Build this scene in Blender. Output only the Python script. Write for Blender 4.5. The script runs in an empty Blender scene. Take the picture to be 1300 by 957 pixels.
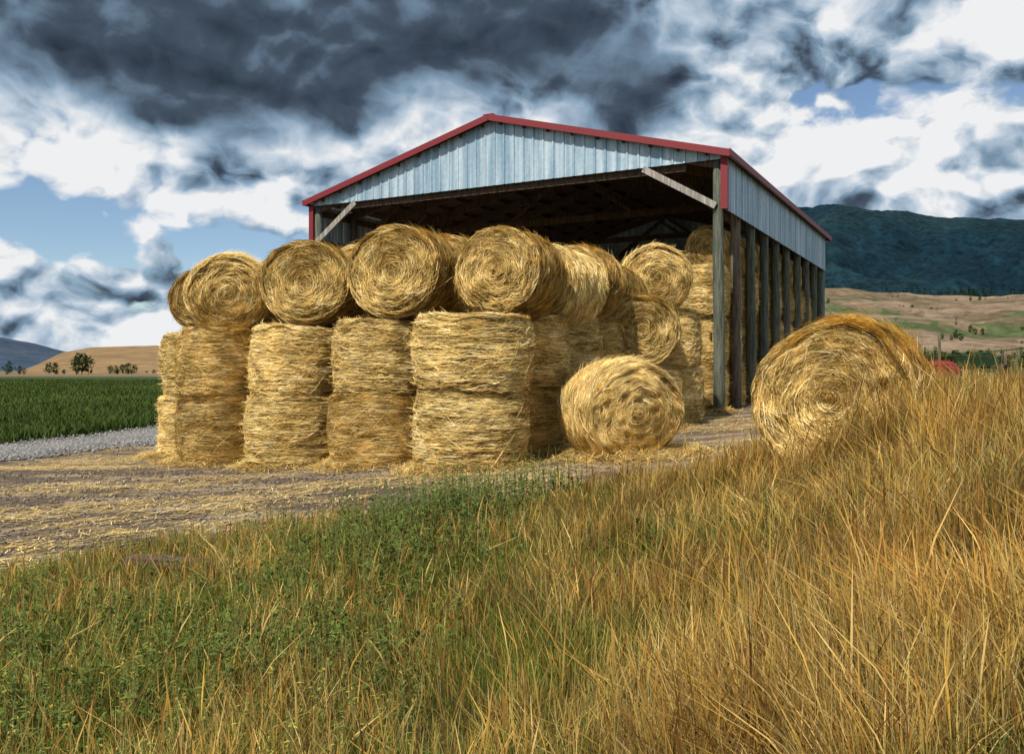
import bpy, bmesh, math, random
import numpy as np
from mathutils import Vector, Matrix, Quaternion
random.seed(4); rng=np.random.default_rng(7)
sc=bpy.context.scene
sc.view_settings.view_transform='Standard'; sc.view_settings.look='None'; sc.view_settings.exposure=0
EYE=1.76

# ---------------------------------------------------------------- helpers
def ss(t):
    t=np.clip(t,0,1); return t*t*(3-2*t)
def _h(i,j,s):
    v=np.sin(i*127.1+j*311.7+s*74.7)*43758.5453
    return v-np.floor(v)
def vn(x,y,s=0):
    x=np.asarray(x,float); y=np.asarray(y,float)
    i=np.floor(x); j=np.floor(y); fx=x-i; fy=y-j
    fx=fx*fx*(3-2*fx); fy=fy*fy*(3-2*fy)
    return (_h(i,j,s)*(1-fx)+_h(i+1,j,s)*fx)*(1-fy)+(_h(i,j+1,s)*(1-fx)+_h(i+1,j+1,s)*fx)*fy
def fbm(x,y,s=0,o=5):
    a=.5; t=0; f=1
    for k in range(o):
        t=t+a*vn(x*f,y*f,s+k); a*=.5; f*=2.03
    return t
def H(X,Y):
    X=np.asarray(X,float); Y=np.asarray(Y,float)
    t=X+5.3
    b=0.07*(np.log1p(np.exp(np.clip(t*2,-40,40)))/2)
    b=np.where(t>18,0.07*18,b); b=np.minimum(b,.95+.02*np.clip(X-8,0,10))
    yc=7.2+np.clip(X-3,0,4)*1.2
    bank=0.74*ss((X-.2*np.clip(Y,0,14)+.22)/2.6)*(1-ss((Y-yc)/3.2))*(1-.3*ss((Y-8)/4))
    micro=0.06*(fbm(X*.6,Y*.6,3,3)-.45)*np.where(Y<60,1,0)
    return b+bank+micro
def Hs(x,y): return float(H(np.array([x]),np.array([y]))[0])

def link(ob,parent=None):
    sc.collection.objects.link(ob)
    if parent: ob.parent=parent
    return ob
def mesh_np(name,verts,quads,mat=None,cols=None,tris=None,smooth=False):
    me=bpy.data.meshes.new(name)
    verts=np.asarray(verts,np.float32)
    nq=len(quads) if quads is not None else 0; nt=len(tris) if tris is not None else 0
    idx=[]; starts=[]; 
    if nq: idx.append(np.asarray(quads,np.int32).ravel()); starts.append(np.arange(nq)*4)
    if nt: idx.append(np.asarray(tris,np.int32).ravel()); starts.append(nq*4+np.arange(nt)*3)
    idx=np.concatenate(idx); starts=np.concatenate(starts).astype(np.int32)
    me.vertices.add(len(verts)); me.vertices.foreach_set('co',verts.ravel())
    me.loops.add(len(idx)); me.loops.foreach_set('vertex_index',idx)
    me.polygons.add(nq+nt); me.polygons.foreach_set('loop_start',starts)
    if smooth: me.polygons.foreach_set('use_smooth',np.ones(nq+nt,bool))
    if cols is not None:
        a=me.color_attributes.new('Col','FLOAT_COLOR','POINT')
        c=np.ones((len(verts),4),np.float32); c[:,:3]=cols
        a.data.foreach_set('color',c.ravel())
    me.update(calc_edges=True); me.validate()
    if mat: me.materials.append(mat)
    return me
def ribbons(paths,side,widths,cols):
    N,K,_=paths.shape
    if side.ndim==2: side=side[:,None,:]
    a=paths-side*widths[:,:,None]*.5; b=paths+side*widths[:,:,None]*.5
    v=np.stack([a,b],2).reshape(-1,3)
    base=(np.arange(N)*K*2)[:,None]+(np.arange(K-1)*2)[None,:]
    q=np.stack([base,base+1,base+3,base+2],-1).reshape(-1,4)
    c=np.repeat(cols.reshape(N*K,3),2,axis=0)
    return v,q,c
def grid_quads(nu,nv):
    i=np.arange(nu-1)[:,None]*nv+np.arange(nv-1)[None,:]
    return np.stack([i,i+nv,i+nv+1,i+1],-1).reshape(-1,4)

# ---------------------------------------------------------------- materials
class NT:
    def __init__(s,nt): s.nt=nt
    def n(s,t,**k):
        nd=s.nt.nodes.new(t)
        for a,b in k.items(): setattr(nd,a,b)
        return nd
    def l(s,a,b): s.nt.links.new(a,b)
    def setin(s,sock,v):
        if isinstance(v,bpy.types.NodeSocket): s.l(v,sock)
        elif v is not None: sock.default_value=v
    def m(s,op,a,b=None,c=None,clamp=False):
        nd=s.n('ShaderNodeMath',operation=op); nd.use_clamp=clamp
        for i,v in enumerate((a,b,c)):
            if v is not None: s.setin(nd.inputs[i],v)
        return nd.outputs[0]
    def vm(s,op,a,b=None):
        nd=s.n('ShaderNodeVectorMath',operation=op)
        s.setin(nd.inputs[0],a)
        if b is not None: s.setin(nd.inputs[1],b)
        return nd.outputs[0]
    def noise(s,vec,scale,detail=5,rough=.55,dist=0):
        nd=s.n('ShaderNodeTexNoise'); 
        if vec is not None: s.l(vec,nd.inputs['Vector'])
        nd.inputs['Scale'].default_value=scale; nd.inputs['Detail'].default_value=detail
        nd.inputs['Roughness'].default_value=rough; nd.inputs['Distortion'].default_value=dist
        return nd
    def mapping(s,vec,scale=(1,1,1)):
        nd=s.n('ShaderNodeMapping'); s.l(vec,nd.inputs[0]); nd.inputs['Scale'].default_value=scale
        return nd.outputs[0]
    def ramp(s,f,stops,interp='LINEAR'):
        nd=s.n('ShaderNodeValToRGB'); s.l(f,nd.inputs[0]); cr=nd.color_ramp; cr.interpolation=interp
        while len(cr.elements)<len(stops): cr.elements.new(.5)
        for e,(p,c) in zip(cr.elements,stops):
            e.position=p; e.color=(c[0],c[1],c[2],1) if hasattr(c,'__len__') else (c,c,c,1)
        return nd.outputs[0]
    def mix(s,f,a,b,bt='MIX'):
        nd=s.n('ShaderNodeMix',data_type='RGBA',blend_type=bt)
        s.setin(nd.inputs['Factor'],f)
        for i,v in ((6,a),(7,b)):
            if isinstance(v,bpy.types.NodeSocket): s.l(v,nd.inputs[i])
            else: nd.inputs[i].default_value=(v[0],v[1],v[2],1)
        return nd.outputs[2]
    def sstep(s,v,a,b):
        nd=s.n('ShaderNodeMapRange',interpolation_type='SMOOTHSTEP'); s.setin(nd.inputs[0],v)
        nd.inputs[1].default_value=a; nd.inputs[2].default_value=b
        return nd.outputs[0]
def newmat(name):
    m=bpy.data.materials.new(name); m.use_nodes=True
    t=NT(m.node_tree); p=m.node_tree.nodes['Principled BSDF']
    p.inputs['Roughness'].default_value=.9
    return m,t,p
def bump(t,p,h,strength=.5,dist=.02):
    b=t.n('ShaderNodeBump'); b.inputs['Strength'].default_value=strength; b.inputs['Distance'].default_value=dist
    t.l(h,b.inputs['Height']); t.l(b.outputs[0],p.inputs['Normal'])

def diffuse_out(m,t,c,trans=0):
    d=t.n('ShaderNodeBsdfDiffuse'); t.l(c,d.inputs[0]); o=d.outputs[0]
    if trans:
        tr=t.n('ShaderNodeBsdfTranslucent'); t.l(c,tr.inputs[0])
        mx=t.n('ShaderNodeMixShader'); mx.inputs[0].default_value=trans
        t.l(o,mx.inputs[1]); t.l(tr.outputs[0],mx.inputs[2]); o=mx.outputs[0]
    t.l(o,m.node_tree.nodes['Material Output'].inputs[0])
def mat_hay():
    m,t,p=newmat('hay')
    a=t.n('ShaderNodeAttribute',attribute_name='Col').outputs['Color']
    tc=t.n('ShaderNodeTexCoord')
    r=t.n('ShaderNodeObjectInfo').outputs['Random']
    v=t.m('MULTIPLY_ADD',r,.24,.88)
    n=t.noise(tc.outputs['Object'],4.5,2).outputs[0]
    f=t.m('MULTIPLY',t.m('MULTIPLY_ADD',n,1.3,.35),v)
    sc_=t.n('ShaderNodeVectorMath',operation='SCALE'); t.l(a,sc_.inputs[0]); t.l(f,sc_.inputs['Scale'])
    diffuse_out(m,t,sc_.outputs[0])
    return m
def mat_leafy(name,trans=.3):
    m,t,p=newmat(name)
    a=t.n('ShaderNodeAttribute',attribute_name='Col').outputs['Color']
    diffuse_out(m,t,a,trans)
    return m
def mat_ground():
    m,t,p=newmat('ground_soil')
    a=t.n('ShaderNodeAttribute',attribute_name='Col').outputs['Color']
    yard=t.n('ShaderNodeAttribute',attribute_name='yard').outputs['Fac']
    pos=t.n('ShaderNodeNewGeometry').outputs['Position']
    big=t.noise(t.mapping(pos,(.5,1.3,1)),1.1,6,.65).outputs[0]
    fine=t.noise(pos,22,6,.7).outputs[0]
    straw=t.mix(t.sstep(fine,.38,.60),(.17,.12,.075),(.54,.42,.26))
    strm=t.sstep(big,.47,.60)
    dirt=t.mix(fine,(.035,.027,.02),(.26,.195,.14))
    yc=t.mix(strm,dirt,straw)
    other=t.mix(1.0,a,t.ramp(fine,[(.3,.45),(.7,1.4)]),'MULTIPLY')
    mid=t.noise(pos,.08,5,.6).outputs[0]
    other=t.mix(.7,other,t.ramp(mid,[(.3,.6),(.7,1.35)]),'MULTIPLY')
    c=t.mix(yard,other,yc)
    t.l(c,p.inputs['Base Color']); bump(t,p,fine,1,.06)
    p.inputs['Specular IOR Level'].default_value=.15
    return m
def mat_gravel():
    m,t,p=newmat('gravel')
    pos=t.n('ShaderNodeNewGeometry').outputs['Position']
    f=t.noise(pos,30,6,.75).outputs[0]; b=t.noise(pos,1.2,4).outputs[0]
    c=t.mix(f,(.07,.067,.063),(.38,.36,.34)); c=t.mix(.8,c,t.ramp(b,[(.3,.6),(.7,1.15)]),'MULTIPLY')
    t.l(c,p.inputs['Base Color']); bump(t,p,f,1,.04); return m
def mat_attr(name,rough=.9,ns=None,lo=.6,hi=1.3,bs=0):
    m,t,p=newmat(name)
    a=t.n('ShaderNodeAttribute',attribute_name='Col').outputs['Color']
    if ns:
        pos=t.n('ShaderNodeNewGeometry').outputs['Position']
        f=t.noise(pos,ns,6,.75).outputs[0]
        a=t.mix(1.0,a,t.ramp(f,[(.35,lo),(.62,hi)]),'MULTIPLY')
        if bs: bump(t,p,f,1,bs)
    t.l(a,p.inputs['Base Color']); p.inputs['Roughness'].default_value=rough
    p.inputs['Specular IOR Level'].default_value=.05
    return m
def mat_wood(name,c1,c2,scale=(14,14,1.2)):
    m,t,p=newmat(name)
    tc=t.n('ShaderNodeTexCoord').outputs['Object']
    f=t.noise(t.mapping(tc,scale),1.5,5,.65,.3).outputs[0]
    t.l(t.mix(t.sstep(f,.3,.7),c1,c2),p.inputs['Base Color']); bump(t,p,f,.6,.02)
    return m
def mat_siding():
    m,t,p=newmat('galvanized_siding')
    tc=t.n('ShaderNodeTexCoord').outputs['Object']
    st=t.noise(t.mapping(tc,(3.2,3.2,.12)),1.6,5,.6).outputs[0]
    sp=t.noise(tc,9,5,.7).outputs[0]
    c=t.mix(t.sstep(st,.32,.68),(.22,.35,.45),(.52,.63,.70))
    c=t.mix(.5,c,t.ramp(sp,[(.3,.65),(.65,1.15)]),'MULTIPLY')
    t.l(c,p.inputs['Base Color']); p.inputs['Metallic'].default_value=.35
    t.l(t.m('MULTIPLY_ADD',sp,.3,.35),p.inputs['Roughness']); return m
def mat_paint(name,c,rough=.5,metal=0,wear=.35):
    m,t,p=newmat(name)
    tc=t.n('ShaderNodeTexCoord').outputs['Object']
    f=t.noise(tc,6,5,.7).outputs[0]
    t.l(t.mix(t.m('MULTIPLY',t.sstep(f,.45,.75),wear),c,(c[0]*.45+.03,c[1]*.45+.025,c[2]*.45+.02)),p.inputs['Base Color'])
    p.inputs['Roughness'].default_value=rough; p.inputs['Metallic'].default_value=metal; return m
HAY=mat_hay(); GRASS=mat_leafy('grass_blades',.25); LEAF=mat_leafy('weed_leaves',.2)
SID=mat_siding(); RED=mat_paint('red_trim',(.19,.010,.016),.55)
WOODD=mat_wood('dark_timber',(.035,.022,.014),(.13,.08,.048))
WOODG=mat_wood('weathered_timber',(.16,.15,.13),(.42,.39,.35))
POSTM=mat_wood('treated_pole',(.035,.044,.034),(.15,.165,.12))
POSTB=mat_wood('brown_pole',(.055,.045,.032),(.19,.15,.105))

# ---------------------------------------------------------------- ground
def axis_lin(a,b,step,far,neg=True):
    core=list(np.arange(a,b+1e-6,step)); g=step; x=core[-1]; out=[]
    while x<far: g*=1.13; x+=g; out.append(x)
    lo=[]; g=step; x=core[0]
    while neg and x>-far: g*=1.13; x-=g; lo.append(x)
    return np.array(lo[::-1]+core+out)
xs=axis_lin(-14,12,.2,7000); ys=axis_lin(-4,30,.22,7000)
XX,YY=np.meshgrid(xs,ys,indexing='ij'); ZZ=H(XX,YY)
def edgeD(X): return np.interp(X,[-9,-4.2,-3,-.5,1.5,2.4,4,6,12],[6.2,7.3,8.2,9.2,10.0,10.8,13.0,17,30])
RC=np.array([(-19,4),(-15,10.5),(-11.3,17.5),(-9.8,22.5),(-9.0,30),(-8.5,60),(-8,110)])
def roadx(Y): return np.interp(Y,RC[:,1],RC[:,0])
def zonecols(X,Y):
    c=np.zeros(X.shape+(3,)); yard=np.zeros(X.shape)
    grass=Y<edgeD(X)+.3*(vn(X*2,Y*2,9)-.5)
    c[:]=(.20,.15,.07)
    c[grass]=(.13,.10,.035)
    fld=(X<roadx(Y)-1.6)|((Y>60)&(X<60))
    c[fld&~grass]=(.045,.065,.02)
    far=(Y>250)
    c[far]=(.18,.14,.075)
    rg=(X>12)&(Y>12)&~grass
    pn=fbm(X*.02,Y*.02,5)
    c[rg]=(.16,.14,.06)
    c[rg&(pn>.5)]=(.08,.11,.035)
    yd=(~grass)&(X>roadx(Y)-1.7)&(X<12)&(Y<42)
    yard[yd]=1
    return c,yard
CC,YD=zonecols(XX,YY)
GM=mat_ground()
me=mesh_np('ground',np.stack([XX,YY,ZZ],-1).reshape(-1,3),grid_quads(len(xs),len(ys)),GM,CC.reshape(-1,3),smooth=True)
a=me.attributes.new('yard','FLOAT','POINT'); a.data.foreach_set('value',YD.ravel().astype(np.float32))
link(bpy.data.objects.new('ground',me))
yv=np.concatenate([np.arange(4,40,.4),np.arange(40,110,2)]); tv=np.linspace(-1.7,1.7,15)
RX=roadx(yv)[:,None]+tv[None,:]*(1+.12*(vn(yv*.9,yv*0,4)[:,None]-.5)*2); RY=np.repeat(yv[:,None],15,1)
RZ=H(RX,RY)+.012+.03*(1-(tv/1.7)**2)[None,:]
link(bpy.data.objects.new('gravel_road',mesh_np('gravel_road',np.stack([RX,RY,RZ],-1).reshape(-1,3),grid_quads(len(yv),15)[:, ::-1],mat_gravel(),smooth=True)))
def stones(name,P,size,cols,mat):
    N=len(P); base=np.array([(1,0,0),(0,1,0),(-1,0,0),(0,-1,0),(0,0,.7),(0,0,-.7)],float)
    v=base[None]*size[:,None,None]*rng.uniform(.6,1.3,(N,6,1))
    ang=rng.uniform(0,6.28,N); ca,sa=np.cos(ang)[:,None],np.sin(ang)[:,None]
    v=np.stack([v[...,0]*ca-v[...,1]*sa,v[...,0]*sa+v[...,1]*ca,v[...,2]],-1)+P[:,None,:]
    f=np.array([(0,1,4),(1,2,4),(2,3,4),(3,0,4),(1,0,5),(2,1,5),(3,2,5),(0,3,5)])
    t=(np.arange(N)*6)[:,None,None]+f[None]
    link(bpy.data.objects.new(name,mesh_np(name,v.reshape(-1,3),None,mat,np.repeat(cols,6,0),tris=t.reshape(-1,3))))
N=14000; y=rng.uniform(9,32,N); x=roadx(y)+rng.normal(0,.95,N); z=H(x,y)+.03
N2=6000; y2=rng.uniform(7,15,N2); x2=rng.uniform(-9,2,N2); z2=H(x2,y2)+.008
k2=y2>edgeD(x2)-.3; x2,y2,z2=x2[k2],y2[k2],z2[k2]
g=rng.uniform(.10,.36,N)[:,None]*np.array([[1,.97,.93]]); g2=rng.uniform(.08,.30,len(x2))[:,None]*np.array([[1,.82,.64]])
stones('gravel',np.stack([x,y,z],-1),rng.uniform(.015,.05,N),g,mat_attr('stones'))
stones('soil_clods',np.stack([x2,y2,z2],-1),rng.uniform(.008,.035,len(x2)),g2,mat_attr('clods'))

# ---------------------------------------------------------------- hay bales
def straw_col(t):
    t=np.clip(t,0,1)
    xp=[0,.3,.6,.85,1]
    return np.stack([np.interp(t,xp,[.15,.41,.70,.90,.96]),np.interp(t,xp,[.082,.258,.485,.70,.81]),np.interp(t,xp,[.024,.070,.155,.30,.45])],-1)
def bale_mesh(name,seed,R,Ht,nstraw,wd=1.0,K=3):
    r_=np.random.default_rng(seed); ph=r_.uniform(0,6.28,6)
    def sr(th,z):
        u=np.abs(2*z/Ht)
        e=1-.10*np.clip(u,0,1)**6
        thw=np.stack([np.cos(th),np.sin(th)],0)
        n=.08*(vn(thw[0]*2.5+9+seed,thw[1]*2.5+z*2.5,seed)-.5)+.07*(vn(thw[0]*8+20,thw[1]*8+z*14,seed+3)-.5)
        bands=.007*np.sin(z*38+ph[0]+.6*np.sin(th*2))
        return R*(e+n+bands+.018*np.sin(2*th+ph[1])+.02*np.sin(z*4+ph[2]))
    def ez(r,th):
        u=np.clip(r/R,0,1)
        X_=r*np.cos(th);Y_=r*np.sin(th)
        return Ht/2*(1-.13*u**6)+.10*(vn(X_*3+seed,Y_*3,seed)-.5)+.07*(vn(X_*11+seed,Y_*11,seed+5)-.5)+.008*np.sin(r*42+th+ph[3])+.03*(1-u)*np.sin(ph[4]*3)
    V=[];Q=[];C=[];off=0
    ns=80;nz=40
    th=np.linspace(0,2*np.pi,ns+1); 
    zz=np.linspace(-Ht/2*.95,Ht/2*.95,nz)
    TH,ZZ_=np.meshgrid(th,zz,indexing='ij'); RR=sr(TH%(2*np.pi),ZZ_)-.02
    V.append(np.stack([RR*np.cos(TH),RR*np.sin(TH),ZZ_],-1).reshape(-1,3)); Q.append(grid_quads(ns+1,nz)); 
    tt=r_.uniform(0,.35,(ns+1)*nz); C.append(straw_col(tt)*.55); off+=(ns+1)*nz  # core colour darkened to paint shade into the gaps between straws
    for s in (1,-1):
        nr=22; rr=np.linspace(0,1,nr); TH,U=np.meshgrid(th,rr,indexing='ij')
        Rm=(sr(TH%(2*np.pi),s*Ht/2*.95*np.ones_like(TH))-.02); r=U*Rm
        Z=s*np.where(U<.999,ez(r,TH%(2*np.pi))-.02,Ht/2*.95)
        q=grid_quads(ns+1,nr)+off
        V.append(np.stack([r*np.cos(TH),r*np.sin(TH),Z],-1).reshape(-1,3)); Q.append(q if s<0 else q[:,::-1])
        C.append(straw_col(r_.uniform(0,.35,(ns+1)*nr))*.55); off+=(ns+1)*nr  # end faces darkened the same way, for shaded straw gaps
    t=np.linspace(0,1,K)[None,:]; wp=np.interp(t[0],[0,.6,1],[1,.95,.4])[None,:]
    n=int(nstraw*.6)
    th0=r_.uniform(0,2*np.pi,n)[:,None]; z0=r_.uniform(-Ht/2,Ht/2,n)[:,None]*.985
    L=r_.uniform(.10,.45,n)[:,None]; sl=np.where(r_.random(n)<.22,r_.normal(0,.9,n),r_.normal(0,.13,n))[:,None]
    TH=th0+t*L/R; Z=np.clip(z0+sl*L*t,-Ht/2*1.0,Ht/2*1.0)
    lift=np.where(r_.random(n)<.05,r_.uniform(.03,.12,n),r_.uniform(0,.014,n))[:,None]
    Rr=sr(TH%(2*np.pi),Z)+r_.uniform(-.012,.018,n)[:,None]+lift*t**2
    P=np.stack([Rr*np.cos(TH),Rr*np.sin(TH),Z],-1)
    mx=r_.uniform(0,.8,n)[:,None]
    sd=np.stack([np.cos(th0[:,0])*mx[:,0],np.sin(th0[:,0])*mx[:,0],1-.5*mx[:,0]],-1); sd/=np.linalg.norm(sd,axis=1)[:,None]
    w=(r_.uniform(.0035,.0085,n)*wd)[:,None]*wp
    tone=np.clip(r_.normal(.55,.28,n)+.6*(vn(th0[:,0]*4,z0[:,0]*11,seed)-.5),0,1)
    c=np.repeat(straw_col(tone)[:,None,:],K,1)
    v,q,cc=ribbons(P,sd,w,c); V.append(v);Q.append(q+off);C.append(cc);off+=len(v)
    n=int(nstraw*.4); s=np.where(r_.random(n)<.5,1.,-1.)[:,None]
    r0=(R*.97*np.sqrt(r_.random(n)))[:,None]; th0=r_.uniform(0,2*np.pi,n)[:,None]
    L=r_.uniform(.07,.30,n)[:,None]; sl=np.where(r_.random(n)<.40,r_.normal(0,1.1,n),r_.normal(0,.22,n))[:,None]
    TH=th0+t*np.minimum(L/np.maximum(r0,.06),2.0); r=np.clip(r0+sl*L*t,.01,R*.99)
    lift=np.where(r_.random(n)<.05,r_.uniform(.02,.10,n),r_.uniform(0,.016,n))[:,None]
    Z=s*(ez(r,TH%(2*np.pi))+r_.uniform(-.012,.018,n)[:,None]+lift*t**2)
    P=np.stack([r*np.cos(TH),r*np.sin(TH),Z],-1)
    mx=r_.uniform(0,.7,n)[:,None,None]
    sd=np.concatenate([np.cos(TH)[...,None],np.sin(TH)[...,None],np.zeros_like(TH)[...,None]],-1)*(1-.5*mx)+np.array([0,0,1.])*mx
    sd/=np.linalg.norm(sd,axis=-1)[...,None]
    w=(r_.uniform(.0035,.0085,n)*wd)[:,None]*wp
    wr=r0[:,0]+.05*(vn(np.cos(th0[:,0])*3+5,np.sin(th0[:,0])*3+5,seed)-.5)*4
    ring=.12*np.sin(wr*48+th0[:,0])+.50*(vn(r0[:,0]*np.cos(th0[:,0])*9+8,r0[:,0]*np.sin(th0[:,0])*9+8,seed)-.5)
    tone=np.clip(r_.normal(.52,.27,n)+ring,0,1)
    c=np.repeat(straw_col(tone)[:,None,:],K,1)
    v,q,cc=ribbons(P,sd,w,c); V.append(v);Q.append(q+off);C.append(cc);off+=len(v)
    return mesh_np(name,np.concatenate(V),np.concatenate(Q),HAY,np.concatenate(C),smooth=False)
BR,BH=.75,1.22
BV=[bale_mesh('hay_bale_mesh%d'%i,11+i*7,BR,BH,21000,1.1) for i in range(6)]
BN=bale_mesh('hay_bale_dense',77,BR,BH,54000,.8,4)
def bale(c,axis=(0,0,1),R=BR,Hh=BH,mesh=None,spin=None,squash=1.0):
    me=mesh or random.choice(BV)
    ob=bpy.data.objects.new('hay_bale',me); link(ob)
    q=Vector(axis).normalized().to_track_quat('Z','Y')
    sp=random.uniform(0,6.28) if spin is None else spin
    flip=random.choice([0,math.pi])
    M=q.to_matrix()@Matrix.Rotation(sp,3,'Z')@Matrix.Rotation(flip,3,'X')@Matrix.Diagonal((R/BR,R/BR,Hh/BH))
    if squash!=1: M=Matrix.Diagonal((1/squash**.6,1/squash**.6,squash))@M
    M4=M.to_4x4(); M4.translation=Vector(c); ob.matrix_world=M4
    return ob
def stack(x,y,hs,R=.75,z0=None,jit=.06):
    z=Hs(x,y)-.02 if z0 is None else z0
    for i,h in enumerate(hs):
        jx,jy=(random.uniform(-jit,jit),random.uniform(-jit,jit)) if i else (0,0)
        bale((x+jx,y+jy,z+h/2),(random.uniform(-.04,.04),random.uniform(-.04,.04),1),R*random.uniform(.97,1.04)*(1.03 if i==0 else 1),h*1.03)
        z+=h
    return z
u=(.477,.879)
def lay(x,y,z,ax,R,Hh=1.25): bale((x,y,z+R*.96),(ax[0],ax[1],random.uniform(-.07,.07)),R,Hh,squash=.96)
stack(-5.52,16.5,[1.27,1.25],.76);  lay(-5.47,16.9,2.5,(-.22,1),.77)
stack(-3.86,15.4,[1.2,1.2],.78);lay(-3.62,15.8,2.55,(.02,1),.78)
stack(-2.2,14.4,[1.17,1.16],.77);lay(-1.72,14.35,2.57,(.28,.97),.78,1.35)
stack(-.60,13.0,[1.19,1.08],.83);lay(.0,13.45,2.56,(.4,.92),.69)
stack(-6.45,17.95,[1.25,1.25]); lay(-6.35,18.35,2.5,(-.2,1),.72)
stack(-4.75,17.85,[1.2,1.25]); lay(-4.7,18.1,2.55,(0,1),.76)
stack(-3.0,16.9,[1.2,1.2]); lay(-2.85,17.2,2.68,(.1,1),.78)
stack(-1.3,15.9,[1.2,1.2]); lay(-.95,16.0,2.7,(.3,1),.76)
stack(.1,14.4,[1.16,1.1]); lay(.80,14.9,2.52,(.58,.82),.67,1.1)
stack(.82,15.75,[1.2,1.1]); lay(1.25,16.2,2.64,(.38,.92),.73,1.12)
stack(1.5,17.1,[1.2,1.1]); lay(1.95,17.6,2.56,(.55,.83),.68,1.1)
for (x,y) in [(-5.7,19.4),(-4.0,18.95),(-2.3,18.4),(-.55,17.6)]:
    stack(x,y,[1.2,1.2]); lay(x+.1,y,2.6,u,.74)
stack(2.6,17.5,[1.22]); lay(2.5,17.2,1.84,(.05,1),.73,1.3)
stack(3.35,18.75,[1.22,1.2]); lay(3.02,18.5,2.98,(.1,1),.72,1.3)
stack(2.0,18.9,[1.22,1.2]); 
B0=Vector((-.546,24.15)); ex=Vector((.879,-.477)); ey=Vector((.477,.879))
for row in range(9):
    for k,off in enumerate((5.55,4.0,2.4)):
        if row==0 and k==2: continue
        if row>3 and k>0: continue
        p=B0+ex*off+ey*(.75+row*1.6)
        z=stack(p.x,p.y,[1.22]*3,.76,jit=.08)
        if row>0 and k==0: bale((p.x,p.y,z+.6),(ey.x,ey.y,0),.6,1.3)
for off in (.8,-.8,-2.4,-4,-5.5):
    p=B0+ex*off+ey*(.75+3*1.6); stack(p.x,p.y,[1.22]*2,.76)
bale((1.62,13.2,Hs(1.6,13)+.70),(-.32,1,.0),.75,1.3,BN,squash=.92)
bale((3.38,8.78,1.47),(.8,1.05,.0),.76,1.42,BN,spin=1.0,squash=.93)

# ---------------------------------------------------------------- barn
barn=bpy.data.objects.new('hay_barn',None); link(barn)
barn.location=(B0.x,B0.y,0); barn.rotation_euler=(0,0,math.atan2(-.477,.879))
W=6.47; L=15.2; ZE=7.0; ZR=8.72
sl=(ZR-ZE)/W
def w2z(x,y):
    p=B0+ex*x+ey*y; return Hs(p.x,p.y)
def beam(bm,a,b,w,h):
    a=Vector(a);b=Vector(b);d=(b-a); L_=d.length; d.normalize()
    up=Vector((0,0,1)) if abs(d.z)<.95 else Vector((0,1,0))
    s=d.cross(up).normalized(); t=s.cross(d)
    vs=[bm.verts.new(p+s*i*w/2+t*j*h/2) for p in (a,b) for i,j in ((-1,-1),(1,-1),(1,1),(-1,1))]
    for f in ((3,2,1,0),(4,5,6,7),(0,1,5,4),(1,2,6,5),(2,3,7,6),(3,0,4,7)): bm.faces.new([vs[k] for k in f])
def pole(bm,a,b,r0,r1,n=12):
    a=Vector(a);b=Vector(b); d=(b-a).normalized(); s=d.orthogonal().normalized(); t=d.cross(s)
    m=6; rings=[]
    for k in range(m+1):
        f=k/m; c=a.lerp(b,f)+Vector((random.uniform(-.015,.015),random.uniform(-.015,.015),0))*(0 if k in(0,m) else 1)
        r=r0+(r1-r0)*f; r*=random.uniform(.96,1.04)
        rings.append([bm.verts.new(c+(s*math.cos(6.2832*i/n)+t*math.sin(6.2832*i/n))*r) for i in range(n)])
    for k in range(m):
        for i in range(n): bm.faces.new((rings[k][i],rings[k][(i+1)%n],rings[k+1][(i+1)%n],rings[k+1][i]))
    bm.faces.new(rings[0][::-1]); bm.faces.new(rings[-1])
def fin(bm,name,mat,parent,smooth=False):
    me=bpy.data.meshes.new(name); bmesh.ops.recalc_face_normals(bm,faces=bm.faces); bm.to_mesh(me); bm.free(); me.materials.append(mat)
    if smooth:
        for p in me.polygons: p.use_smooth=True
    return link(bpy.data.objects.new(name,me),parent)
def siding(name,A,B,nrm,zb,zt,pitch=.3):
    A=Vector(A);B=Vector(B);D=(B-A);Ln=D.length;D.normalize();n=Vector(nrm)
    xs_=[];x=0
    while x<Ln:
        for dx,o in ((0,0),(pitch*.68,0),(pitch*.74,.028),(pitch*.88,.028),(pitch*.94,0)):
            if x+dx<Ln: xs_.append((x+dx,o))
        x+=pitch
    xs_.append((Ln,0)); bm=bmesh.new(); prev=None
    for s,o in xs_:
        p=A+D*s+n*o
        a=bm.verts.new((p.x,p.y,zb(s))); b=bm.verts.new((p.x,p.y,max(zt(s),zb(s)+.002)))
        if prev: bm.faces.new((prev[0],a,b,prev[1]))
        prev=(a,b)
    me=bpy.data.meshes.new(name); bm.to_mesh(me); bm.free(); me.materials.append(SID)
    return link(bpy.data.objects.new(name,me),barn)
roofz=lambda s: ZR-abs(s-W)*sl-.03
siding('front_gable_siding',(-W,0,0),(W,0,0),(0,-1,0),lambda s:ZE-.12,roofz)
siding('rear_gable_siding',(-W,L,0),(W,L,0),(0,1,0),lambda s:ZE-1.3,roofz)
siding('right_side_siding',(W,0.02,0),(W,L-.02,0),(1,0,0),lambda s:ZE-1.32,lambda s:ZE-.06)
siding('left_side_siding',(-W,0.02,0),(-W,L-.02,0),(-1,0,0),lambda s:ZE-1.32,lambda s:ZE-.06)
siding('rear_wall_siding',(-W,L-.12,0),(W,L-.12,0),(0,1,0),lambda s:.2,lambda s:ZE-1.25)
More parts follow.
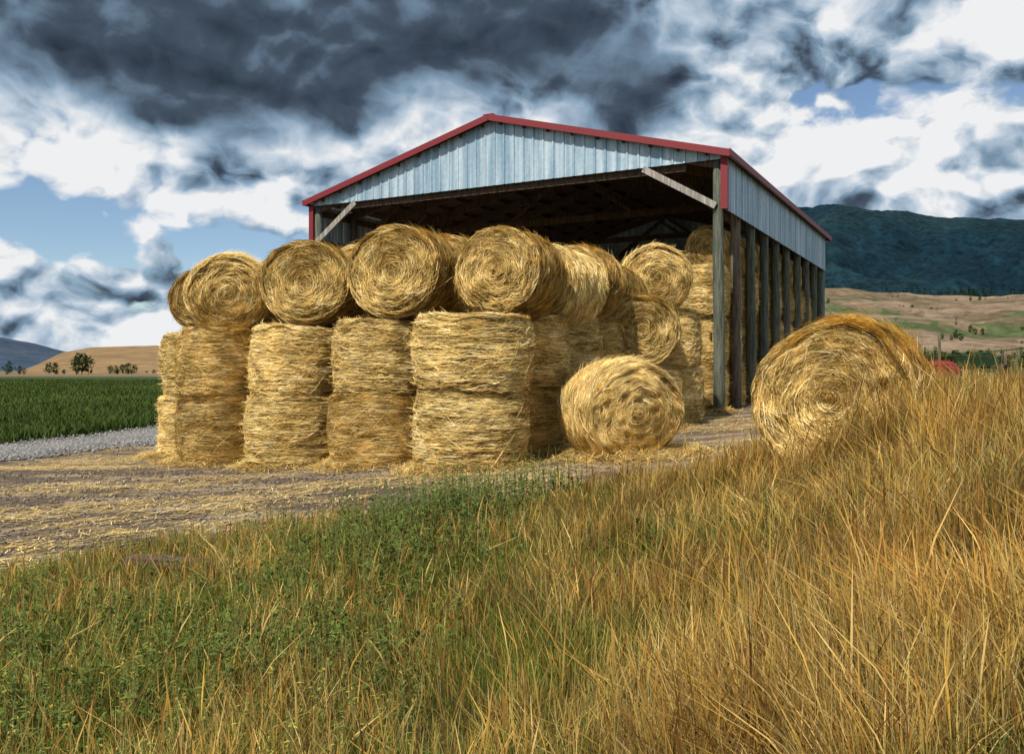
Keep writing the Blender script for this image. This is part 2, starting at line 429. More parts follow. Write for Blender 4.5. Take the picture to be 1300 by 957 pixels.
for sg,nm in ((1,'roof_right'),(-1,'roof_left')):
    bm=bmesh.new(); e=W+.16; zt=ZR-e*sl
    yy=-.22; rows=[]
    while yy<L+.22:
        for dy,o in ((0,0),(.2,0),(.22,.03),(.27,.03),(.29,0)):
            rows.append((min(yy+dy,L+.22),o))
        yy+=.3
    prev=None
    for y_,o in rows:
        a=bm.verts.new((0,y_,ZR+.03+o)); b=bm.verts.new((sg*e,y_,zt+.03+o))
        if prev: bm.faces.new((prev[0],a,b,prev[1]))
        prev=(a,b)
    fin(bm,nm,SID,barn)
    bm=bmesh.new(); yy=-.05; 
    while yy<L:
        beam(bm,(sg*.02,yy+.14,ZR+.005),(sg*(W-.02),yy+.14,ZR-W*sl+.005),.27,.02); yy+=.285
    fin(bm,'shade_sheet_'+nm[5:],WOODD,barn)  # dark boards added below the roof metal to deepen the shade underneath
bm=bmesh.new()
for sg in (1,-1):
    for y_ in (-.235,L+.235):
        beam(bm,(sg*.0,y_,ZR+.0),(sg*(W+.19),y_,ZR-(W+.19)*sl),.03,.17)
    beam(bm,(sg*(W+.19),-.25,ZE-.03),(sg*(W+.19),L+.25,ZE-.03),.03,.16)
    beam(bm,(sg*(W+.01),-.045,ZE-1.34),(sg*(W+.01),-.045,ZE-.1),.17,.07)
    beam(bm,(sg*(W+.055),.06,ZE-1.34),(sg*(W+.055),.06,ZE-.1),.03,.15)
beam(bm,(0,-.25,ZR+.07),(0,L+.25,ZR+.07),.3,.03)
fin(bm,'red_trim',RED,barn)
nb=9; bmp=bmesh.new(); bmb=bmesh.new(); bmr=bmesh.new(); bmg=bmesh.new()
for k in range(nb+1):
    y_=.12+(L-.36)*k/nb
    for sg in (1,-1):
        x_=sg*(W-.16); zb=w2z(x_,y_)-.3
        tgt=bmb if (k==1) else bmp
        pole(tgt,(x_,y_,zb),(x_+random.uniform(-.04,.04),y_,ZE-.15),.145,.12)
        beam(bmr,(0,y_,ZR-.24),(sg*(W-.05),y_,ZE-.22),.07,.26)
        if k!=0: beam(bmr,(x_,y_+.07,ZE-1.5),(sg*(W-1.9),y_+.07,ZE+.08),.06,.14)
beam(bmg,(W-.2,-.05,ZE-1.25),(W-2.05,-.05,ZE-.16),.05,.16)
beam(bmg,(-W+.2,-.05,ZE-1.25),(-W+1.7,-.05,ZE-.16),.05,.16)
beam(bmr,(-W+1.0,.16,ZE-.2),(W-1.0,.16,ZE-.2),.06,.18)
npur=9
for sg in (1,-1):
    for i in range(npur):
        x_=sg*(W*(i+.4)/npur); z_=ZR-abs(x_)*sl-.075
        beam(bmr,(x_,-.1,z_),(x_,L+.1,z_),.05,.10)
    for z_ in (ZE-1.22,ZE-.3):
        beam(bmr,(sg*(W-.035),.2,z_),(sg*(W-.035),L-.15,z_),.05,.18)
beam(bmr,(0,.15,ZR-.3),(0,L-.1,ZR-.3),.1,.22)
for k in (3,6,9):
    y_=.2+(L-.36)*k/nb
    beam(bmr,(-W+.2,y_-.1,ZE-.3),(W-.2,y_-.1,ZE-.3),.06,.2)
    for sg in (1,-1): beam(bmr,(sg*2.2,y_-.1,ZE-.25),(0,y_-.1,ZR-.4),.05,.12)
fin(bmp,'posts',POSTM,barn,True); fin(bmb,'brown_posts',POSTB,barn,True)
fin(bmr,'roof_framing',WOODD,barn); fin(bmg,'corner_braces',WOODG,barn)
bm=bmesh.new()
beam(bm,(W-.4,.2,2.6),(W-.4,L-.3,2.6),.04,.16); beam(bm,(W-.4,.2,3.9),(W-.4,L-.3,3.9),.04,.16)
fin(bm,'side_rails',WOODD,barn)

# ---------------------------------------------------------------- tall grass
def lerp(a,b,t): return a+(b-a)*t
def scatter(n,y0,y1,pow_=1.0,xm=.66,pad=1.2):
    t=rng.random(n)**pow_; y=y0+(y1-y0)*t
    x=rng.uniform(-1,1,n)*(xm*y+pad)
    return x,y
def keepgrass(x,y):
    k=y<edgeD(x)+.8*(fbm(x*1.5,y*1.5,8,3)-.5)-.1
    dx=x-3.38; dy=y-8.78; k&=~((np.abs(dx*.606+dy*.795)<.68)&(np.abs(dx*.795-dy*.606)<.55))
    return k
n=600000; x,y=scatter(n,2.2,17,1.3); k=keepgrass(x,y); x,y=x[k],y[k]
cl=fbm(x*1.1,y*1.1,21,4); fine=fbm(x*4,y*4,23,3)
dry=ss((fbm(x*.8+3,y*.8,47,3)-.47)/.1)*ss((x/y-.18)/.2)
k=rng.random(len(x))<np.clip((cl*.5+fine*.5-.27)*3.8,.12,1)*(1-.45*dry); x,y,cl,fine,dry=x[k],y[k],cl[k],fine[k],dry[k]; n=len(x)
z=H(x,y)
gold=np.clip(ss((x/y+.28+1.1*(fbm(x*.5,y*.5,31,3)-.45))/.42),0,1)
far_green=ss((x-2.9)/1.5)*ss((y-8.0)/2.5)*.4
pg=ss((fbm(x*1.0,y*1.0,33,4)-.45)/.09)
isg=rng.random(n)<np.clip((1-gold)*.60+.06+.36*pg*(1-dry)+far_green,0,.86)
nearb=np.exp(-((x-3.0)/1.0)**2-((y-7.3)/.9)**2)
hgt=np.where(isg,rng.uniform(.08,.28,n),rng.uniform(.09,.42,n))*(lerp(.68,.95,gold))*(.4+.7*cl+.7*fine)*(1-.45*dry)*(1+.45*nearb)
hgt*=np.where(y>edgeD(x)-1.2,.75,1)
tall=rng.random(n)<.025; hgt=np.where(tall,hgt*1.55,hgt)
K=4; t=np.linspace(0,1,K)[None,:]
az=rng.uniform(0,2*np.pi,n); wx=.04+.5*(fbm(x*1.3,y*1.3,37,3)-.45); wy=.6*(fbm(x*1.3+9,y*1.3,39,3)-.45)
lean=np.abs(rng.normal(.26,.34,n))+.5*dry; lx=np.cos(az)*lean+wx; ly=np.sin(az)*lean+wy
bend=t**1.8
P=np.stack([x[:,None]+lx[:,None]*hgt[:,None]*bend, y[:,None]+ly[:,None]*hgt[:,None]*bend, z[:,None]-.02+hgt[:,None]*(t-.25*np.minimum(lean,1.3)[:,None]*t**2)],-1)
head=(~isg)&((rng.random(n)<.28)|tall)
wb=(.0018+.00030*y)*rng.uniform(.6,1.4,n)
prof=np.where(head[:,None],np.array([[.65,.45,2.1,.3]]),np.array([[1,.9,.65,.08]]))
w=wb[:,None]*prof
sa=rng.uniform(0,np.pi,n)*.55-.5; sd=np.stack([np.cos(sa),np.sin(sa),np.zeros(n)],-1)
cg=np.array([(.16,.21,.03),(.26,.28,.045),(.055,.10,.018),(.36,.34,.07),(.09,.155,.025)])
cd=np.array([(.56,.43,.13),(.74,.61,.27),(.38,.27,.075),(.56,.43,.11),(.23,.125,.045),(.46,.30,.09)])
col=np.where(isg[:,None],cg[rng.integers(0,5,n)],cd[rng.integers(0,6,n)])
br=ss((fbm(x*1.3,y*1.3,57,3)-.46)/.1)[:,None]*(~isg)[:,None]*.45
col=lerp(col,col*np.array([.85,.64,.52]),br)
col=col*rng.uniform(.65,1.3,n)[:,None]*(.45+1.1*fbm(x*1.8,y*1.8,51,4))[:,None]
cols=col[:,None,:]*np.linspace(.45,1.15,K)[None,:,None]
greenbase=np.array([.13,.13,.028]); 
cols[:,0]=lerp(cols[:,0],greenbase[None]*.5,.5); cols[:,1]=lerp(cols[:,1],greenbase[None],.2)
cols[head,2:]=cols[head,2:]*np.array([.95,.80,.66])
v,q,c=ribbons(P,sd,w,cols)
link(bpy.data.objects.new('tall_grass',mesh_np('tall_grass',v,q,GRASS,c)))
print('grass blades',n)

def weeds(name,x,y,hh,dark,lw=1.0,flower=0.0):
    n=len(x); z=H(x,y); az=rng.uniform(0,6.28,n); ln=rng.uniform(0,.25,n)
    tip=np.stack([np.cos(az)*ln*hh,np.sin(az)*ln*hh,hh],-1); base=np.stack([x,y,z],-1)
    t=np.linspace(0,1,4)[None,:,None]
    P=base[:,None]+tip[:,None]*t; sd=np.tile(np.array([[1.,0,0]]),(n,1))
    stemc=np.tile(np.array([[.17,.17,.06]]),(n,1))
    V,Q,C=ribbons(P,sd,np.full((n,4),.005)*np.array([[1,.9,.7,.4]]),np.repeat(stemc[:,None],4,1)); V=[V];Q=[Q];C=[C];off=len(V[0])
    nl=16; idx=np.repeat(np.arange(n),nl); m=len(idx)
    f=rng.uniform(.15,1,m); root=base[idx]+tip[idx]*f[:,None]
    a=rng.uniform(0,6.28,m); l=rng.uniform(.03,.085,m)*lw*(1.25-.7*f)
    el=rng.uniform(.1,1.1,m); d=np.stack([np.cos(a)*np.cos(el),np.sin(a)*np.cos(el),np.sin(el)],-1)
    t=np.linspace(0,1,4)[None,:,None]
    P=root[:,None]+d[:,None]*l[:,None,None]*t-np.array([0,0,1.])*(l[:,None,None]*.35*t**2)
    sd=np.stack([-np.sin(a),np.cos(a),rng.uniform(-.3,.3,m)],-1)
    w=(l*.26)[:,None]*np.array([[.3,1,.8,.05]])
    g1=np.array([.04,.085,.02]);g2=np.array([.22,.28,.065]);
    mixv=np.clip(rng.random(m)*.8+(1-dark)*.4-.1,0,1)[:,None]
    col=(g1*(1-mixv)+g2*mixv)*rng.uniform(.8,1.2,m)[:,None]
    yl=rng.random(m)<flower*(f>.75); col[yl]=(.5,.42,.08)
    v,q,c=ribbons(P,sd,w,np.repeat(col[:,None],4,1)); V.append(v);Q.append(q+off);C.append(c)
    link(bpy.data.objects.new(name,mesh_np(name,np.concatenate(V),np.concatenate(Q),LEAF,np.concatenate(C))))
def clump(cx,cy,sx,sy,n): return rng.normal(cx,sx,n),rng.normal(cy,sy,n)
X_=[];Y_=[];Hh_=[]
for cx,cy,sx,sy,n,hm in [(-.95,7.6,.32,.5,300,1.25),(-.42,7.9,.26,.4,220,1.25),(-.35,9.0,.2,.2,60,1),(.25,9.4,.22,.2,70,1.2),(-1.7,7.3,.4,.4,80,.9),(-.8,6.5,.4,.4,150,1),(4.9,10.0,.6,.5,160,1),(-1.4,5.6,.6,.6,120,.9),(-2.6,4.9,.5,.4,110,.85),(-1.0,4.2,.35,.3,90,.8),(-2.0,3.7,.4,.3,80,.7),(1.5,6.3,.5,.3,40,.8)]:
    a_,b_=clump(cx,cy,sx,sy,n); X_.append(a_);Y_.append(b_);Hh_.append(rng.uniform(.14,.46,n)*hm)
X_=np.concatenate(X_);Y_=np.concatenate(Y_)
weeds('green_weeds',X_,Y_,np.concatenate(Hh_),.75,1.1)
x,y=scatter(6500,2.6,9,1.0); k=(x/y<-.03+.25*(rng.random(len(x))-.5))&keepgrass(x,y)&(fbm(x*1.2,y*1.2,63,3)>.38); x,y=x[k],y[k]
weeds('wildflowers',x,y,rng.uniform(.10,.30,len(x)),.15,.6,.35)

n=130000; yy=17+(140-17)*rng.random(n)**1.7; xx=-yy*rng.uniform(.28,.85,n); k=(xx<roadx(yy)-1.9-.3*rng.random(n)); xx,yy=xx[k],yy[k]
xx=np.round(xx/.45)*.45*.35+xx*.65
n=len(xx); zz=H(xx,yy); hh=rng.uniform(.12,.30,n)*(1+.004*yy); K=3; t=np.linspace(0,1,K)[None,:]
az=rng.uniform(0,6.28,n); ln=rng.uniform(.1,.8,n)
P=np.stack([xx[:,None]+np.cos(az)[:,None]*ln[:,None]*hh[:,None]*t**1.5,yy[:,None]+np.sin(az)[:,None]*ln[:,None]*hh[:,None]*t**1.5,zz[:,None]+hh[:,None]*t],-1)
w=((.012+.0009*yy)*rng.uniform(.6,1.4,n))[:,None]*np.array([[.8,1,.15]])
col=np.where((rng.random(n)<.5)[:,None],np.array([[.032,.06,.015]]),np.array([[.10,.135,.035]]))*(.5+.95*fbm(xx*.12,yy*.12,71,3))[:,None]
v,q,c=ribbons(P,np.tile(np.array([[.95,.3,0]]),(n,1)),w,col[:,None]*np.array([.5,.9,1.15])[None,:,None])
link(bpy.data.objects.new('crop_field',mesh_np('crop_field',v,q,LEAF,c)))

n=80000; yy=rng.uniform(6.5,21,n); xx=rng.uniform(-9.5,6.5,n)
dn=fbm(xx*.5,yy*1.1,81,4); k=(yy>edgeD(xx)-.3)&(rng.random(n)<np.clip((dn-.41)*5,.05,.9))&(xx>roadx(yy)+1)
xx,yy=xx[k],yy[k]; n=len(xx); off_=rng.uniform(.006,.03,n)
az=rng.uniform(0,6.28,n); L_=rng.uniform(.06,.28,n); t=np.linspace(-.5,.5,3)[None,:]
px_=xx[:,None]+np.cos(az)[:,None]*L_[:,None]*t; py_=yy[:,None]+np.sin(az)[:,None]*L_[:,None]*t
P=np.stack([px_,py_,H(px_,py_)+off_[:,None]],-1)
sd=np.stack([-np.sin(az),np.cos(az),np.zeros(n)],-1)
col=straw_col(np.clip(rng.normal(.62,.25,n),0,1))
v,q,c=ribbons(P,sd,np.full((n,3),.006)*rng.uniform(.7,1.5,n)[:,None],np.repeat(col[:,None],3,1))
link(bpy.data.objects.new('loose_straw',mesh_np('loose_straw',v,q,HAY,c)))
feet=[(-5.64,16.5),(-3.92,15.4),(-2.29,14.4),(-.65,13.0),(-.65,13.0),(.1,14.4),(.82,15.75),(1.5,17.1),(-6.6,17.95),(1.62,13.2),(1.9,12.8),(2.6,17.5),(4.5,21.4),(3.38,8.72)]
n=30000; fi=rng.integers(0,len(feet),n); F=np.array(feet)[fi]; az=rng.uniform(0,6.28,n); rr=.72+np.abs(rng.normal(0,.22,n))
xx=F[:,0]+np.cos(az)*rr; yy=F[:,1]+np.sin(az)*rr; z0=H(xx,yy)+np.clip(.14-(rr-.72)*.35,0,.15)*rng.random(n)
a2=rng.uniform(0,6.28,n); L_=rng.uniform(.08,.32,n); t=np.linspace(-.5,.5,3)[None,:]; ti=rng.normal(0,.18,n)
P=np.stack([xx[:,None]+np.cos(a2)[:,None]*L_[:,None]*t,yy[:,None]+np.sin(a2)[:,None]*L_[:,None]*t,z0[:,None]+.015+ti[:,None]*L_[:,None]*t],-1)
sd=np.stack([-np.sin(a2),np.cos(a2),np.zeros(n)],-1)
v,q,c=ribbons(P,sd,np.full((n,3),.007),np.repeat(straw_col(np.clip(rng.normal(.55,.22,n),0,1))[:,None],3,1))
link(bpy.data.objects.new('fallen_hay',mesh_np('fallen_hay',v,q,HAY,c)))

bm=bmesh.new(); zb=Hs(-2.6,6.6)+.11
beam(bm,(-2.95,6.72,zb),(-2.15,6.55,zb-.01),.16,.05)
bmesh.ops.bevel(bm,geom=bm.edges[:],offset=.008,segments=1)
fin(bm,'wooden_board',WOODD,None)

# ---------------------------------------------------------------- distant relief
def tanel(px,py): return (470-py)/math.hypot(1105,px-650)
def relief(name,crest,r0,r1,r2,mat,colf,nseed,amp,na=260,nr=60):
    az=np.array([math.atan((p-650)/1105) for p,_ in crest]); te=np.array([tanel(p,q) for p,q in crest])
    A=np.linspace(az[0],az[-1],na); u_=np.linspace(0,1,nr); R_=r0+(r2-r0)*u_
    AA,RR=np.meshgrid(A,R_,indexing='ij')
    hc=np.interp(A,az,te)[:,None]*r1
    prof=ss((RR-r0)/(r1-r0))*(1-.5*ss((RR-r1)/(r2-r1)))
    X=RR*np.sin(AA);Y=RR*np.cos(AA)
    s=1/(r1*.12)
    rid=1-np.abs(2*fbm(X*s,Y*s,nseed,6)-1)
    Z=hc*prof*(1+amp*(rid-.85)*(1.25-prof)) + hc*.025*(fbm(X*s*6,Y*s*6,nseed+4,4)-.5)
    Z=np.where(prof<=.001,-3,Z)+.9*np.minimum(prof*10,1)
    cols=colf(X,Y,Z,prof,rid)
    return link(bpy.data.objects.new(name,mesh_np(name,np.stack([X,Y,Z],-1).reshape(-1,3),grid_quads(na,nr),mat,cols.reshape(-1,3),smooth=True)))
def c_forest(X,Y,Z,p,r):
    f=fbm(X*.004,Y*.004,91,5)[...,None]; f=np.clip((f-.35)*3,0,1)
    g=fbm(X*.02,Y*.02,92,3)[...,None]
    return (np.array([.006,.022,.034])*(1-f)+np.array([.012,.034,.042])*f)*(.5+.9*g)  # bluish distance haze is mixed into the forest colour
relief('forested_mountain',[(600,455),(760,400),(900,300),(1000,272),(1060,268),(1130,274),(1200,284),(1300,285),(1450,275),(1700,310),(2300,400)],1700,3300,4600,mat_attr('forest',.95,.05,.4,1.4,5),c_forest,5,.6,520,160)
def c_foot(X,Y,Z,p,r):
    f=fbm(X*.012,Y*.012,95,5); g=fbm(X*.03,Y*.006,97,4)
    c=np.zeros(X.shape+(3,)); c[:]=(.21,.15,.095); c[g>.52]=(.16,.12,.072); c[f>.52]=(.26,.19,.125)
    lo=(p<.35)&(g>.42); c[lo]=(.10,.12,.05); c[(p<.65)&(f<.44)]=(.085,.11,.045); return c
relief('foothills',[(700,440),(850,400),(950,382),(1060,374),(1150,378),(1240,384),(1330,380),(1500,390),(1900,420)],150,900,1300,mat_attr('dry_hillside',.95,.12,.55,1.3,3),c_foot,12,.6,420,120)
def c_brown(X,Y,Z,p,r):
    g=fbm(X*.01,Y*.01,98,4)[...,None]; return np.array([.20,.125,.06])*(1-g)+np.array([.30,.20,.10])*g
relief('brown_hill',[(20,472),(50,461),(80,447),(115,441),(200,439),(300,436),(420,445),(560,462),(640,470)],420,1000,1500,mat_attr('dry_grass_hill',.95,.05,.7,1.2,4),c_brown,15,.5,200,60)
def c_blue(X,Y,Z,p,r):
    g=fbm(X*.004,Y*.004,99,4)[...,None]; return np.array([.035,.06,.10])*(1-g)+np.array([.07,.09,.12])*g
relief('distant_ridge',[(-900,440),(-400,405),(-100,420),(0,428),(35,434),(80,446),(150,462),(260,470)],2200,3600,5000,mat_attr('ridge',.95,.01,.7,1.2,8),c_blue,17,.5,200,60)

def trees(name,items):
    V=[];C=[]
    for (x,y,z,h,kind) in items:
        m=150 if kind=='d' else 70
        f=rng.random(m)
        if kind=='c': rad=h*.22*(1-f)**.8; zz=z+h*(.08+.92*f)
        else:
            rad=h*.42*np.sqrt(np.clip(1-(2*f-1)**2,0,1))*rng.uniform(.6,1.1,m); zz=z+h*(.18+.8*f)
        a=rng.uniform(0,6.28,m); rr=rad*rng.uniform(.3,1,m)
        P=np.stack([x+rr*np.cos(a),y+rr*np.sin(a),zz],-1)
        s=h*(.11 if kind=='d' else .085)*rng.uniform(.6,1.3,m)
        tri=P[:,None]+rng.normal(0,1,(m,3,3))*s[:,None,None]*.6
        V.append(tri.reshape(-1,3)); b=np.where(rng.random(m)<.5,.7,1.25)[:,None]
        col=np.array([.020,.042,.024])*b if kind=='c' else np.array([.035,.06,.02])*b
        C.append(np.repeat(col,3,0))
        w=h*.025; V.append(np.array([(x-w,y,z-.5),(x+w,y,z-.5),(x,y,z+h*.8)])); C.append(np.tile([[.05,.035,.025]],(3,1)))
    V=np.concatenate(V);C=np.concatenate(C)
    link(bpy.data.objects.new(name,mesh_np(name,V,None,LEAF,C,tris=np.arange(len(V)).reshape(-1,3))))
bpy.context.view_layer.update()
def surf(name,x,y):
    ob=bpy.data.objects[name]; h,loc,_,_=ob.ray_cast(Vector((x,y,3000)),Vector((0,0,-1)))
    return loc.z if h else None
it=[]
def put(px,r,h,kind,obn):
    a=math.atan((px-650)/1105); x,y=r*math.sin(a),r*math.cos(a)
    z=surf(obn,x,y) if obn else Hs(x,y)
    if z is None: return
    it.append((x,y,max(z,Hs(x,y))-.3,h,kind))
for i in range(240): put(random.gauss(1240,30) if i%3==0 else random.uniform(1010,1750),random.uniform(850,930),random.uniform(5,11),'c','foothills')
for i in range(160): put(random.uniform(1050,1700),random.choice([300,360,430,520,640])+random.uniform(-12,12),random.uniform(1.5,3.6),random.choice('cdd'),'foothills')
for i in range(150): put(random.gauss(1215,40),random.uniform(200,250),random.uniform(2.0,4.4),'cd'[i%2],'foothills')
trees('distant_trees',it)
it=[]
for px,h in ((97,8.5),(104,9.5),(112,8)): put(px,430,h,'d',None)
for px in (62,70,140,148,155,163,171,25,12): put(px,440,random.uniform(3.5,6),'d',None)
for i in range(40): put(random.uniform(-300,215),random.uniform(420,460),random.uniform(1.5,3),'d',None)
trees('field_trees',it)

# ---------------------------------------------------------------- farm machinery and fence at far right
def wheel(bm,c,r,w,axis=(1,0,0),spokes=6):
    c=Vector(c); ax=Vector(axis).normalized(); s=ax.orthogonal().normalized(); t=ax.cross(s); n=28
    prof=[(r*.80,-w/2),(r*.97,-w/2),(r,-w*.25),(r,w*.25),(r*.97,w/2),(r*.80,w/2)]
    R_=[[bm.verts.new(c+ax*o+(s*math.cos(6.2832*i/n)+t*math.sin(6.2832*i/n))*rr) for rr,o in prof] for i in range(n)]
    for i in range(n):
        for j in range(6): bm.faces.new((R_[i][j],R_[(i+1)%n][j],R_[(i+1)%n][(j+1)%6],R_[i][(j+1)%6]))
    for i in range(spokes):
        a=6.2832*i/spokes; beam(bm,c,c+(s*math.cos(a)+t*math.sin(a))*r*.82,.05,.05)
    pole(bm,c-ax*w*.6,c+ax*w*.6,.09,.09,8)
REDM=mat_paint('implement_red',(.28,.045,.025),.5); GRNM=mat_paint('implement_green',(.02,.065,.035),.45)
RUB=mat_paint('tyre_rubber',(.03,.03,.03),.8); STE=mat_paint('rusty_steel',(.18,.11,.07),.7)
rk=bpy.data.objects.new('hay_rake',None); link(rk); gx,gy=17.9,36.0; rk.location=(gx,gy,Hs(gx,gy)); rk.rotation_euler=(0,0,.35); rk.scale=(.85,.85,.85)
bm=bmesh.new(); beam(bm,(-1.1,0,.95),(1.2,.9,.95),.09,.09); beam(bm,(0,.4,.95),(.3,-1.8,.55),.09,.09)
for k in range(4): beam(bm,(-.9+k*.6,.1+k*.25,.95),(-.9+k*.6,-.05+k*.25,.62),.05,.05)
beam(bm,(.1,.4,.95),(.1,.4,1.35),.06,.06); fin(bm,'frame',REDM,rk)
bm=bmesh.new()
for k in range(4):
    cx,cy=-.9+k*.6,-.1+k*.25; wheel(bm,(cx,cy,.62),.55,.04,(.45,1,0),10)
    for j in range(22):
        a=6.2832*j/22; d=Vector((.91*math.cos(a),-.41*math.cos(a),math.sin(a))); o=Vector((cx,cy,.62))
        beam(bm,o+d*.5,o+d*.66,.015,.015)
fin(bm,'tine_wheels',REDM,rk)
bm=bmesh.new(); wheel(bm,(-.5,.9,.3),.3,.16); wheel(bm,(.9,1.4,.3),.3,.16); fin(bm,'tyres',RUB,rk)
bm=bmesh.new(); beam(bm,(-.5,.9,.3),(-.5,.2,.95),.06,.06); beam(bm,(.9,1.4,.3),(.9,.8,.95),.06,.06); fin(bm,'axle_arms',STE,rk)
sd_=bpy.data.objects.new('seed_drill',None); link(sd_); gx,gy=20.6,38.5; sd_.location=(gx,gy,Hs(gx,gy)); sd_.rotation_euler=(0,0,-.9); sd_.scale=(.8,.8,.8)
bm=bmesh.new()
pr=[(-.18,1.0),(.18,1.0),(.34,1.4),(-.34,1.4)]
vs=[[bm.verts.new((x_,a_,b_)) for a_,b_ in pr] for x_ in (-1.0,1.0)]
for i in range(4): bm.faces.new((vs[0][i],vs[0][(i+1)%4],vs[1][(i+1)%4],vs[1][i]))
bm.faces.new(vs[0][::-1]); bm.faces.new(vs[1])
bmesh.ops.bevel(bm,geom=bm.edges[:],offset=.03,segments=2); beam(bm,(-1.02,0,1.45),(1.02,0,1.48),.7,.04)
fin(bm,'seed_hopper',GRNM,sd_)
bm=bmesh.new(); beam(bm,(-1.3,0,.8),(1.3,0,.8),.12,.12); beam(bm,(-.8,0,.8),(0,-2.2,.5),.1,.1); beam(bm,(.8,0,.8),(0,-2.2,.5),.1,.1)
beam(bm,(-.9,.1,1.6),(2.9,.1,2.0),.05,.07); beam(bm,(-.6,0,.8),(-.6,.1,1.65),.06,.06)
for k in range(7): beam(bm,(-.9+k*.3,0,.8),(-.9+k*.3,.35,.12),.03,.06)
fin(bm,'frame',GRNM,sd_)
bm=bmesh.new()
for k in range(7): wheel(bm,(-.9+k*.3,.4,.2),.2,.02,(1,.1,0),4)
fin(bm,'discs',STE,sd_)
bm=bmesh.new(); wheel(bm,(-1.35,0,.55),.55,.2); wheel(bm,(1.35,0,.55),.55,.2); fin(bm,'tyres',RUB,sd_)
fe=bpy.data.objects.new('wire_fence',None); link(fe); bm=bmesh.new(); bw=bmesh.new(); pts=[]
for k in range(14):
    x_=12.5+k*2.6; y_=44-k*.9; z_=Hs(x_,y_); h=1.5 if k%3 else 2.3
    pole(bm,(x_,y_,z_-.2),(x_+random.uniform(-.06,.06),y_,z_+h),.08,.07,8); pts.append((x_,y_,z_))
for a_,b_ in zip(pts[:-1],pts[1:]):
    for hz in (.5,.9,1.3): beam(bw,(a_[0],a_[1],a_[2]+hz),(b_[0],b_[1],b_[2]+hz),.012,.012)
fin(bm,'fence_posts',POSTB,fe,True); fin(bw,'wires',STE,fe)

# ---------------------------------------------------------------- sky, sun
SUN_EL=math.radians(50); SAZ=math.radians(212)
w=bpy.data.worlds.new('World'); sc.world=w; w.use_nodes=True; nt=w.node_tree; nt.nodes.clear(); t=NT(nt)
try: w.cycles.sampling_method='NONE'
except Exception as e: print('ws',e)
sky=t.n('ShaderNodeTexSky',sky_type='NISHITA'); sky.sun_disc=False; sky.sun_elevation=SUN_EL; sky.sun_rotation=SAZ
sky.air_density=1.0; sky.dust_density=.15; sky.ozone_density=3
tc=t.n('ShaderNodeTexCoord').outputs['Generated']
sep=t.n('ShaderNodeSeparateXYZ'); t.l(tc,sep.inputs[0]); dx,dy,dz=sep.outputs
def G(x0,z0,sx,sz):
    a=t.m('POWER',t.m('ABSOLUTE',t.m('DIVIDE',t.m('SUBTRACT',dx,x0),sx)),2); b=t.m('POWER',t.m('ABSOLUTE',t.m('DIVIDE',t.m('SUBTRACT',dz,z0),sz)),2)
    return t.m('EXPONENT',t.m('MULTIPLY',t.m('ADD',a,b),-1))
p0=t.mapping(tc,(1,1,1.4))
wn=t.noise(p0,9.0,3,.55).outputs['Color']
wv=t.n('ShaderNodeVectorMath',operation='SCALE'); t.l(t.vm('SUBTRACT',wn,(.5,.5,.5)),wv.inputs[0]); wv.inputs['Scale'].default_value=.075
p=t.vm('ADD',p0,wv.outputs[0])
def vor(v,s):
    vo=t.n('ShaderNodeTexVoronoi',feature='F1'); t.l(v,vo.inputs['Vector']); vo.inputs['Scale'].default_value=s
    return t.m('SUBTRACT',.5,vo.outputs['Distance'])
def dens(v):
    a=t.noise(v,4.2,6,.56).outputs[0]
    a=t.m('MULTIPLY_ADD',vor(v,10),.24,a)
    return t.m('MULTIPLY_ADD',vor(v,25),.12,a)
d0=dens(p); d1=dens(t.vm('ADD',p,(-.010,0,.026)))
gd=G(-.36,.315,.31,.085); gd2=G(-.08,.385,.24,.068); gd3=G(.13,.29,.09,.075); gd4=G(.45,.37,.18,.05); gd5=G(-.55,.23,.12,.035)
gb=t.m('ADD',G(-.43,.135,.12,.040),t.m('ADD',t.m('MULTIPLY',G(.20,.21,.07,.025),.35),t.m('MULTIPLY',G(.46,.27,.05,.03),.5)))
dark=t.m('ADD',t.m('ADD',gd,t.m('ADD',t.m('MULTIPLY',gd2,.95),t.m('MULTIPLY',gd5,.4))),t.m('ADD',t.m('MULTIPLY',gd3,.50),t.m('MULTIPLY',gd4,.38)),None,True)
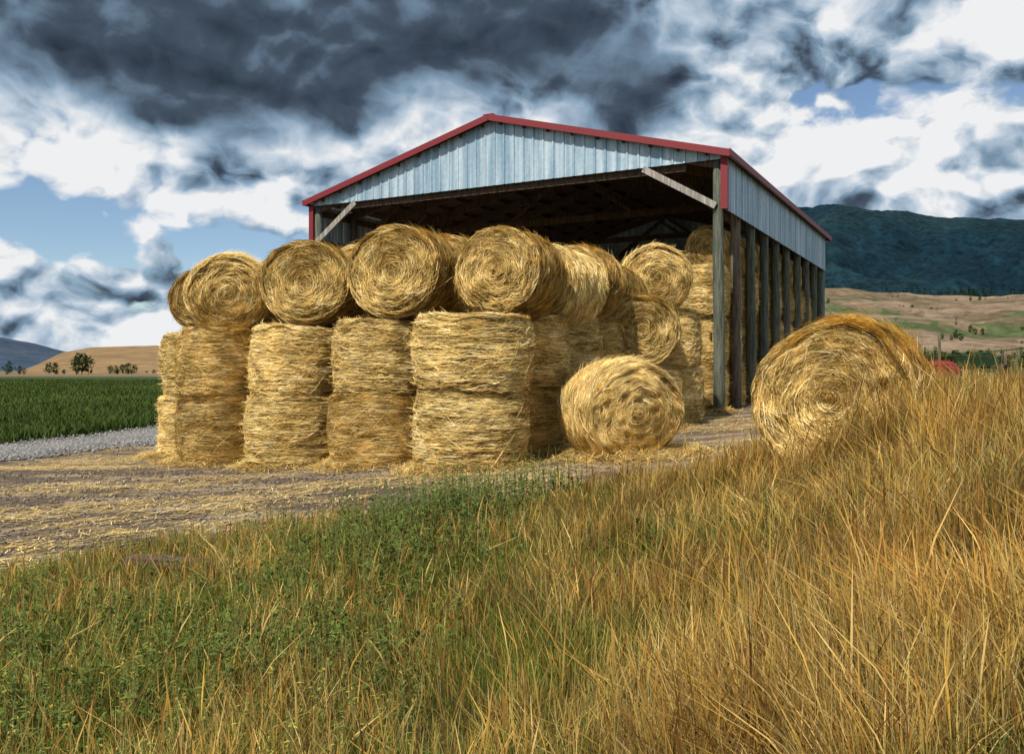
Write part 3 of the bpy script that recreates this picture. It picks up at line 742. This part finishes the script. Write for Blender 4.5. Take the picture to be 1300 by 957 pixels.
den=t.m('ADD',d0,t.m('MULTIPLY',dark,.30)); den=t.m('SUBTRACT',den,t.m('MULTIPLY',gb,.20))
den=t.m('ADD',den,t.m('MULTIPLY',G(.36,.27,.25,.10),.10))
cover=t.sstep(den,.41,.475)
lit=t.m('MULTIPLY_ADD',t.m('SUBTRACT',d0,d1),4.4,.66)
lit=t.m('ADD',lit,t.m('MULTIPLY',t.m('SUBTRACT',.52,d0),.75))
dk=t.sstep(t.m('ADD',dark,t.m('MULTIPLY',t.m('SUBTRACT',d0,.5),1.15)),.13,.85)
lit=t.m('MULTIPLY',lit,t.m('MULTIPLY_ADD',dk,-.73,1.0),None,True)
cc=t.ramp(lit,[(0,(.024,.037,.056)),(.20,(.07,.10,.145)),(.42,(.24,.36,.49)),(.62,(.55,.66,.78)),(.84,(.98,.99,1))])
b1=t.n('ShaderNodeBackground'); t.l(sky.outputs[0],b1.inputs[0]); b1.inputs[1].default_value=.11
b2=t.n('ShaderNodeBackground'); t.l(cc,b2.inputs[0]); b2.inputs[1].default_value=.88
mx=t.n('ShaderNodeMixShader'); t.l(cover,mx.inputs[0]); t.l(b1.outputs[0],mx.inputs[1]); t.l(b2.outputs[0],mx.inputs[2])
out=t.n('ShaderNodeOutputWorld'); t.l(mx.outputs[0],out.inputs[0])
sl_=bpy.data.lights.new('sun','SUN'); sl_.energy=5.0; sl_.angle=math.radians(.5); sl_.color=(1,.93,.82)
so=bpy.data.objects.new('sun',sl_); link(so)
dirv=Vector((math.sin(SAZ)*math.cos(SUN_EL),math.cos(SAZ)*math.cos(SUN_EL),math.sin(SUN_EL)))
so.rotation_euler=dirv.to_track_quat('Z','Y').to_euler()
# ---------------------------------------------------------------- camera
cd_=bpy.data.cameras.new('camera'); cam=bpy.data.objects.new('camera',cd_); link(cam)
cd_.sensor_width=36; cd_.lens=36*1105/1300; cd_.shift_y=-8.5/1300; cd_.clip_end=20000; cd_.clip_start=.05
cam.location=(0,0,EYE); cam.rotation_euler=(math.radians(90),0,0); sc.camera=cam
